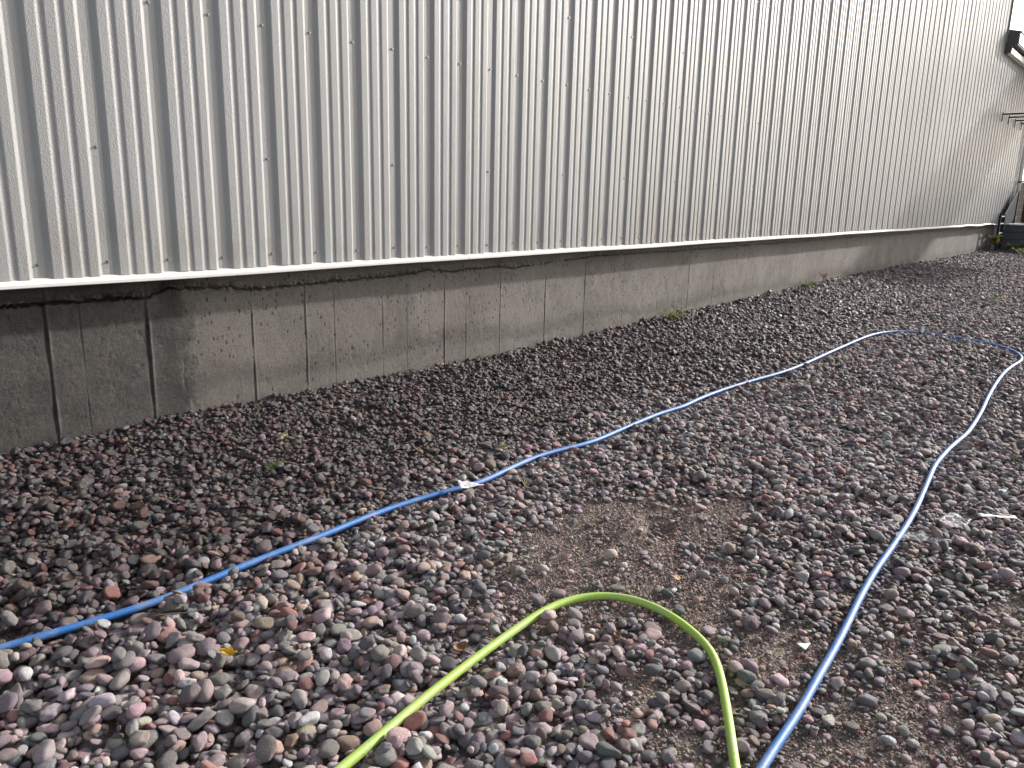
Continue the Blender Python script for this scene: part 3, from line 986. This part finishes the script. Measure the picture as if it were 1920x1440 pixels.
# rods sticking out of the wall under the eave
rack = empty("wall_rack", (23.9, 0, 3.38)); tag(rack, "rack of thin black rods sticking out from the far wall under the eave", "rack")
for x in (22.60, 23.42, 24.36, 25.30):
    m = MB(); m.tube([(x, -.03, 3.385), (x, -1.15, 3.385)], .017, 8); keep(m.build("rod", DARK_STEEL, smooth=True), rack)
    m = MB(); m.box((x - .03, -.045, 3.22), (x + .03, -.034, 3.43)); keep(m.build("bracket", DARK_STEEL), rack)

# ------------------------------------------------------------------ landing, rail and block wall at the far end
land = empty("retaining_wall", (25, -1.2, .1)); tag(land, "dark timber retaining wall with pale top ledge at the far end", "wall")
rr = random.Random(5)
for i in range(5):
    z0 = -.12 + i * .178
    m = MB(); m.box((24.80 + rr.uniform(-.008, .008), -3.2, z0), (24.95, .035 - .01, z0 + .172)); keep(m.build("timber", TIMBER, bevel=.008), land)
m = MB(); m.box((24.765, -3.25, .772), (25.3, .028, .806)); keep(m.build("ledge", CAP, bevel=.006), land)
m = MB(); m.box((24.955, -3.2, -.12), (29.5, .028, .768)); keep(m.build("landing", CAP), land)

rail = empty("stair_railing", (25, -.2, .8)); tag(rail, "dark steel stair railing with sloped infill against far end of the wall", "railing")
yr = -.14
m = MB(); m.tube([(23.80, yr, 1.05), (24.40, yr, 1.05), (25.85, yr, 1.70)], .024, 8); keep(m.build("handrail", DARK_STEEL, smooth=True), rail)
m = MB(); m.add([(24.45, yr - .006, .81), (25.85, yr - .006, .81), (25.85, yr - .006, 1.66), (24.45, yr - .006, 1.04), (24.45, yr + .006, .81), (25.85, yr + .006, .81), (25.85, yr + .006, 1.66), (24.45, yr + .006, 1.04)],
                [(0, 1, 2, 3), (7, 6, 5, 4), (0, 4, 5, 1), (1, 5, 6, 2), (2, 6, 7, 3), (3, 7, 4, 0)]); keep(m.build("infill_panel", DARK_STEEL), rail)
for x, z0, z1 in ((23.80, .02, 1.04), (24.38, .02, 1.04), (25.88, .807, 1.70)):
    m = MB(); m.box((x - .026, yr - .026, z0), (x + .026, yr + .026, z1)); keep(m.build("post", DARK_STEEL, bevel=.004), rail)
for z in (.58, .82, 1.00):
    m = MB(); m.box((23.83, yr - .016, z - .014), (24.35, yr + .016, z + .014)); keep(m.build("rung", FASCIA), rail)

blk = empty("block_wall", (28.6, -1.0, .8)); tag(blk, "brownish concrete block wall behind the stair railing at right edge", "wall")
for r in range(6):
    for c in range(8):
        y0 = .45 - c * .41 - (.2 if r % 2 else 0)
        m = MB(); m.box((28.6 + rr.uniform(0, .006), y0 - .395, .772 + r * .2), (28.8, y0, .772 + r * .2 + .188)); keep(m.build("block", BLOCK, bevel=.005), blk)
m = MB(); m.box((28.62, -3.05, .772), (28.79, .44, 1.965)); keep(m.build("mortar", CAP), blk)
m = MB(); m.box((28.55, -3.1, 1.975), (28.85, .5, 2.03)); keep(m.build("coping", CAP), blk)


# ------------------------------------------------------------------ hoses
def hose_mat(name, col, rough, dirt):
    t = NT(name); p = t.pos()
    n = t.noise(p, 14, 4, .6); s = t.noise(p, 170, 2, .6)
    c = t.mix(t.math('MULTIPLY', n, .5), col, tuple(x * .78 for x in col))
    c = t.mix(t.math('MULTIPLY', t.smooth(s, .62, .70), dirt), c, (.05, .045, .04))
    c = t.mix(t.math('MULTIPLY', t.smooth(n, .40, .70), .30), c, (.36, .35, .34))
    t.set(Base_Color=c, Roughness=t.math('ADD', rough, t.math('MULTIPLY', n, .12)), Normal=t.bump(s, .0012, .5))
    t.b.inputs["Specular IOR Level"].default_value = .75
    return t.m




def hose(name, path, r, mat, label, smooth_n):
    P = np.array(path)
    # Catmull-Rom through the points, then even spacing
    Q = []
    for i in range(len(P) - 1):
        p0, p1, p2, p3 = P[max(i - 1, 0)], P[i], P[i + 1], P[min(i + 2, len(P) - 1)]
        for t in np.linspace(0, 1, 12, endpoint=False):
            Q.append(.5 * ((2 * p1) + (-p0 + p2) * t + (2 * p0 - 5 * p1 + 4 * p2 - p3) * t * t + (-p0 + 3 * p1 - 3 * p2 + p3) * t ** 3))
    Q.append(P[-1]); Q = np.array(Q)
    s = np.concatenate([[0], np.cumsum(np.hypot(*np.diff(Q, axis=0).T))])
    t = np.arange(0, s[-1], .02)
    Q = np.stack([np.interp(t, s, Q[:, 0]), np.interp(t, s, Q[:, 1])], -1)
    for _ in range(smooth_n): Q[1:-1] = (Q[:-2] + 2 * Q[1:-1] + Q[2:]) / 4
    z = np.array([bed(x, y, .016) for x, y in Q])
    k = np.hanning(63)[1:-1]; k /= k.sum()
    zp = np.pad(z, 30, mode='edge'); z = np.convolve(zp, k, 'valid')
    z = z + r * .94 + .012 * np.clip((Q[:, 0] - 3.5) / 4, 0, 1)
    m = MB(); m.tube([(a, b, c) for (a, b), c in zip(Q, z)], r, 14)
    o = m.build(name, mat, smooth=True)
    tag(o, label, "hose")
    return o


BLUE_M = hose_mat("blue_hose_rubber", (.012, .140, .440), .50, .6)
GREEN_M = hose_mat("lime_hose_rubber", (.370, .560, .075), .50, .45)
hose("blue_hose", BLUE, .0125, BLUE_M, "long blue rubber hose looping over the gravel along the wall", 30)
hose("green_hose", GREEN, .0130, GREEN_M, "lime green hose lying in one bend in the foreground gravel", 10)


# ------------------------------------------------------------------ litter, leaves and weeds
def mat_leaf(name, col, trans=.25):
    t = NT(name); p = t.pos(); n = t.noise(p, 60, 4)
    c = t.mix(n, tuple(x * .7 for x in col), tuple(min(1, x * 1.2) for x in col))
    t.set(Base_Color=c, Roughness=.6)
    d = t.n("ShaderNodeBsdfTranslucent"); t.link(c, d.inputs[0])
    mx = t.n("ShaderNodeMixShader"); mx.inputs[0].default_value = trans
    t.link(t.b.outputs[0], mx.inputs[1]); t.link(d.outputs[0], mx.inputs[2]); t.link(mx.outputs[0], t.out.inputs[0])
    return t.m


def crumpled(name, x, y, L, W, yaw_, mat, label, cat, shape='rect', amp=.006, seed=1, tilt=0.0, lift=.004, curl=0.0):
    r = random.Random(seed)
    nu, nv = 14, 8
    V = []; F = []
    for i in range(nu + 1):
        u = i / nu * 2 - 1
        for j in range(nv + 1):
            v = j / nv * 2 - 1
            w = 1.0
            if shape == 'leaf': w = max(.02, (1 - abs(u) ** 1.7)) * (1 + .12 * math.sin(u * 9))
            if shape == 'tri': w = max(.02, (1 - u) / 2)
            px, py = u * L / 2, v * W / 2 * w
            z = amp * 2 * float(fnoise(px * 55 + seed, py * 55, seed, 2)) + curl * v * v * W + curl * .6 * u * u * L
            V.append((px, py, z))
    n = nv + 1
    F = [(i * n + j, (i + 1) * n + j, (i + 1) * n + j + 1, i * n + j + 1) for i in range(nu) for j in range(nv)]
    o = mesh_ob(name, V, F, mat, smooth=True)
    md = o.modifiers.new("thickness", 'SOLIDIFY'); md.thickness = .0008
    o.rotation_euler = (tilt, tilt * .5, yaw_)
    o.location = (x, y, bed(x, y, .02) + lift)
    return tag(o, label, cat)


WHITE = mat_leaf("white_paper", (.78, .79, .80), .15)
YELLOW = mat_leaf("yellow_leaf", (.68, .44, .04))
PALEY = mat_leaf("pale_yellow_scrap", (.66, .58, .28))
ORANGE = mat_leaf("orange_leaf", (.48, .24, .08))
BROWN = mat_leaf("dry_brown_leaf", (.22, .10, .05))
TAN = mat_leaf("tan_leaf", (.55, .45, .25))
crumpled("paper_scrap", 2.398, -1.755, .115, .085, -.62, WHITE, "torn white paper scrap lying just below the blue hose", "paper", 'tri', .006, 3, .10, .010)
crumpled("yellow_leaf", .998, -2.147, .050, .026, -.95, YELLOW, "curled bright yellow leaf among the large stones at bottom left", "leaf", 'leaf', .008, 5, .3, .012, .25)
crumpled("yellow_scrap", 2.186, -.634, .060, .050, .3, PALEY, "pale yellow scrap on the dark wet gravel near the wall", "scrap", 'rect', .010, 8, -.5, .022, .2)
crumpled("plastic_shard", 2.297, -3.287, .048, .034, -.3, WHITE, "small white triangular plastic shard left of the blue hose", "shard", 'tri', .001, 9, .12, .008)
crumpled("orange_leaf", 2.372, -2.79, .036, .024, -.4, ORANGE, "orange leaf beside a grey pebble above the green hose", "leaf", 'leaf', .004, 12, .5, .012)
crumpled("tan_leaf", 2.864, -1.534, .060, .028, 1.9, TAN, "upright tan leaf standing just behind the blue hose", "leaf", 'leaf', .003, 14, 1.0, .022)
crumpled("brown_leaf", 1.89, -2.847, .050, .028, .6, BROWN, "dry brown leaf on the grit inside the green hose loop", "leaf", 'leaf', .006, 17, .4, .012, .2)
crumpled("red_brown_leaf", 1.500, -2.552, .060, .034, .1, BROWN, "dark red brown leaf just left of the rising green hose", "leaf", 'leaf', .006, 19, .3, .012, .2)


def film_mat():
    t = NT("clear_plastic_film"); p = t.pos(); n = t.noise(p, 70, 3)
    tr = t.n("ShaderNodeBsdfTransparent")
    mx = t.n("ShaderNodeMixShader")
    t.set(Base_Color=(.82, .84, .88), Roughness=.35)
    t.link(t.ramp(n, [(.45, .04), (.75, .38)]), mx.inputs[0])
    t.link(tr.outputs[0], mx.inputs[1]); t.link(t.b.outputs[0], mx.inputs[2]); t.link(mx.outputs[0], t.out.inputs[0])
    return t.m


FILM = film_mat()
crumpled("plastic_film", 3.66, -3.42, .17, .09, -.1, FILM, "crumpled clear plastic film right of the blue hose", "plastic", 'rect', .012, 23, .1, .012)
crumpled("plastic_strip", 3.86, -3.545, .17, .022, -.85, WHITE, "narrow white plastic strip beside the clear film at right", "plastic", 'rect', .005, 25, .1, .016)
crumpled("plastic_film", 3.40, -3.345, .18, .06, -.9, FILM, "thin clear plastic film lying under the blue hose at right", "plastic", 'rect', .012, 27, .05, .012)

GRASS = mat_leaf("grass_blade", (.16, .22, .05), .35)
WEED = mat_leaf("weed_leaf", (.13, .20, .045), .35)
WEEDY = mat_leaf("yellowing_weed_leaf", (.30, .27, .06), .35)
STRAW = mat_leaf("dry_stem", (.40, .34, .20), .2)


def tuft(name, x, y, n, h, spread, mat, label, seed, leaf=False, wleaf=.012):
    r = random.Random(seed)
    root = empty(name, (x, y, bed(x, y, .02) - .012)); tag(root, label, "plant")
    m = MB(); lv = MB()
    for i in range(n):
        a = r.uniform(0, 6.28); d = r.uniform(.1, 1) * spread; hh = h * r.uniform(.55, 1)
        base = Vector((r.uniform(-.2, .2) * spread, r.uniform(-.2, .2) * spread, 0)); tip = Vector((math.cos(a) * d, math.sin(a) * d, hh))
        side = Vector((-math.sin(a), math.cos(a), 0))
        wd = .0022 if not leaf else .0012
        pts = []
        for s in range(5):
            t = s / 4
            p = base.lerp(tip, t) + Vector((0, 0, .25 * hh * math.sin(math.pi * t)))
            pts.append((p, wd * (1 - .85 * t) if not leaf else wd))
        V = []
        for p, w_ in pts: V += [p - side * w_, p + side * w_]
        m.add(V, [(2 * s, 2 * s + 1, 2 * s + 3, 2 * s + 2) for s in range(4)])
        if leaf:
            for q in range(r.randint(4, 7)):
                t = r.uniform(.35, 1); p = base.lerp(tip, t) + Vector((0, 0, .25 * hh * math.sin(math.pi * t)))
                b = r.uniform(0, 6.28); e = r.uniform(-.2, .7); L = wleaf * r.uniform(.7, 1.3) * 2
                d1 = Vector((math.cos(b) * math.cos(e), math.sin(b) * math.cos(e), math.sin(e))); s1 = d1.cross(Vector((0, 0, 1))).normalized()
                u1 = s1.cross(d1)
                lv.add([p, p + d1 * L * .5 + s1 * L * .28 + u1 * L * .08, p + d1 * L, p + d1 * L * .5 - s1 * L * .28 + u1 * L * .08, p + d1 * L * .5],
                       [(0, 1, 4), (1, 2, 4), (2, 3, 4), (3, 0, 4)])
    o = mesh_ob("stems" if leaf else "blades", m.v, m.f, mat, root)
    if leaf:
        o2 = mesh_ob("foliage", lv.v, lv.f, mat, root)
    return root


tuft("weed", 1.926, -.937, 7, .035, .05, WEED, "low green weed in the dark wet gravel near the wall", 3, True, .008)
tuft("grass_tuft", 2.662, -1.847, 6, .06, .06, STRAW, "dry grass tuft in the gravel below the blue hose", 4)
tuft("grass_tuft", 2.44, -1.69, 4, .05, .08, GRASS, "few green grass blades beside the torn white paper", 5)
tuft("weed", 7.25, -.03, 26, .09, .22, WEEDY, "yellowing weed clump at the foot of the concrete wall", 6, True, .016)
tuft("weed", 7.42, .0, 12, .11, .12, WEED, "green weed just right of the yellowing clump at wall foot", 16, True, .014)
tuft("grass_tuft", 11.1, -.02, 90, .10, .42, GRASS, "patch of green grass growing along the foot of the wall", 7)
tuft("weed", 11.75, .0, 14, .13, .10, BROWN, "small dark dead weed right of the grass patch at wall foot", 17, True, .014)
tuft("weed", 5.548, -2.063, 8, .05, .06, WEED, "tiny bright green sprout inside the blue hose loop", 8, True, .011)
tuft("weed", 12.065, -2.114, 12, .10, .14, WEED, "small green weed on the open gravel beyond the blue hose", 9, True, .016)
tuft("weed", 23.75, -.10, 26, .42, .20, WEEDY, "tall yellow green weed at the far corner of the foundation", 10, True, .05)
tuft("weed", 24.2, -.42, 22, .20, .30, WEEDY, "low yellow green weeds in front of the timber wall", 11, True, .04)
tuft("weed", 24.0, -.72, 14, .30, .22, WEED, "grey green weed in front of the timber wall", 12, True, .045)
tuft("weed", 22.4, -.98, 26, .22, .35, WEEDY, "yellow green weed clump at the right edge by the gravel", 13, True, .035)

# twigs
TWIG = plain("dry_twig", (.16, .11, .075), .8, .3, 60)
for (x, y, L, a, lb) in ((2.16, -2.98, .10, .9, "thin dry twig on the grit inside the green hose loop"), (2.42, -3.22, .09, -.75, "pale thin twig beside the white plastic shard"),
                         (1.00, -1.86, .16, -.5, "thin dark twig between stones below the blue hose")):
    z = bed(x, y, .02)
    m = MB(); m.tube([(x + (t - .5) * L * math.cos(a), y + (t - .5) * L * math.sin(a), z + .004 + .003 * math.sin(t * 7)) for t in np.linspace(0, 1, 6)], [.0022, .0022, .002, .0017, .0014, .0009], 6)
    tag(m.build("twig", TWIG, smooth=True), lb, "twig")
print("stones", N, "instanced", len(sel), "grit", n)
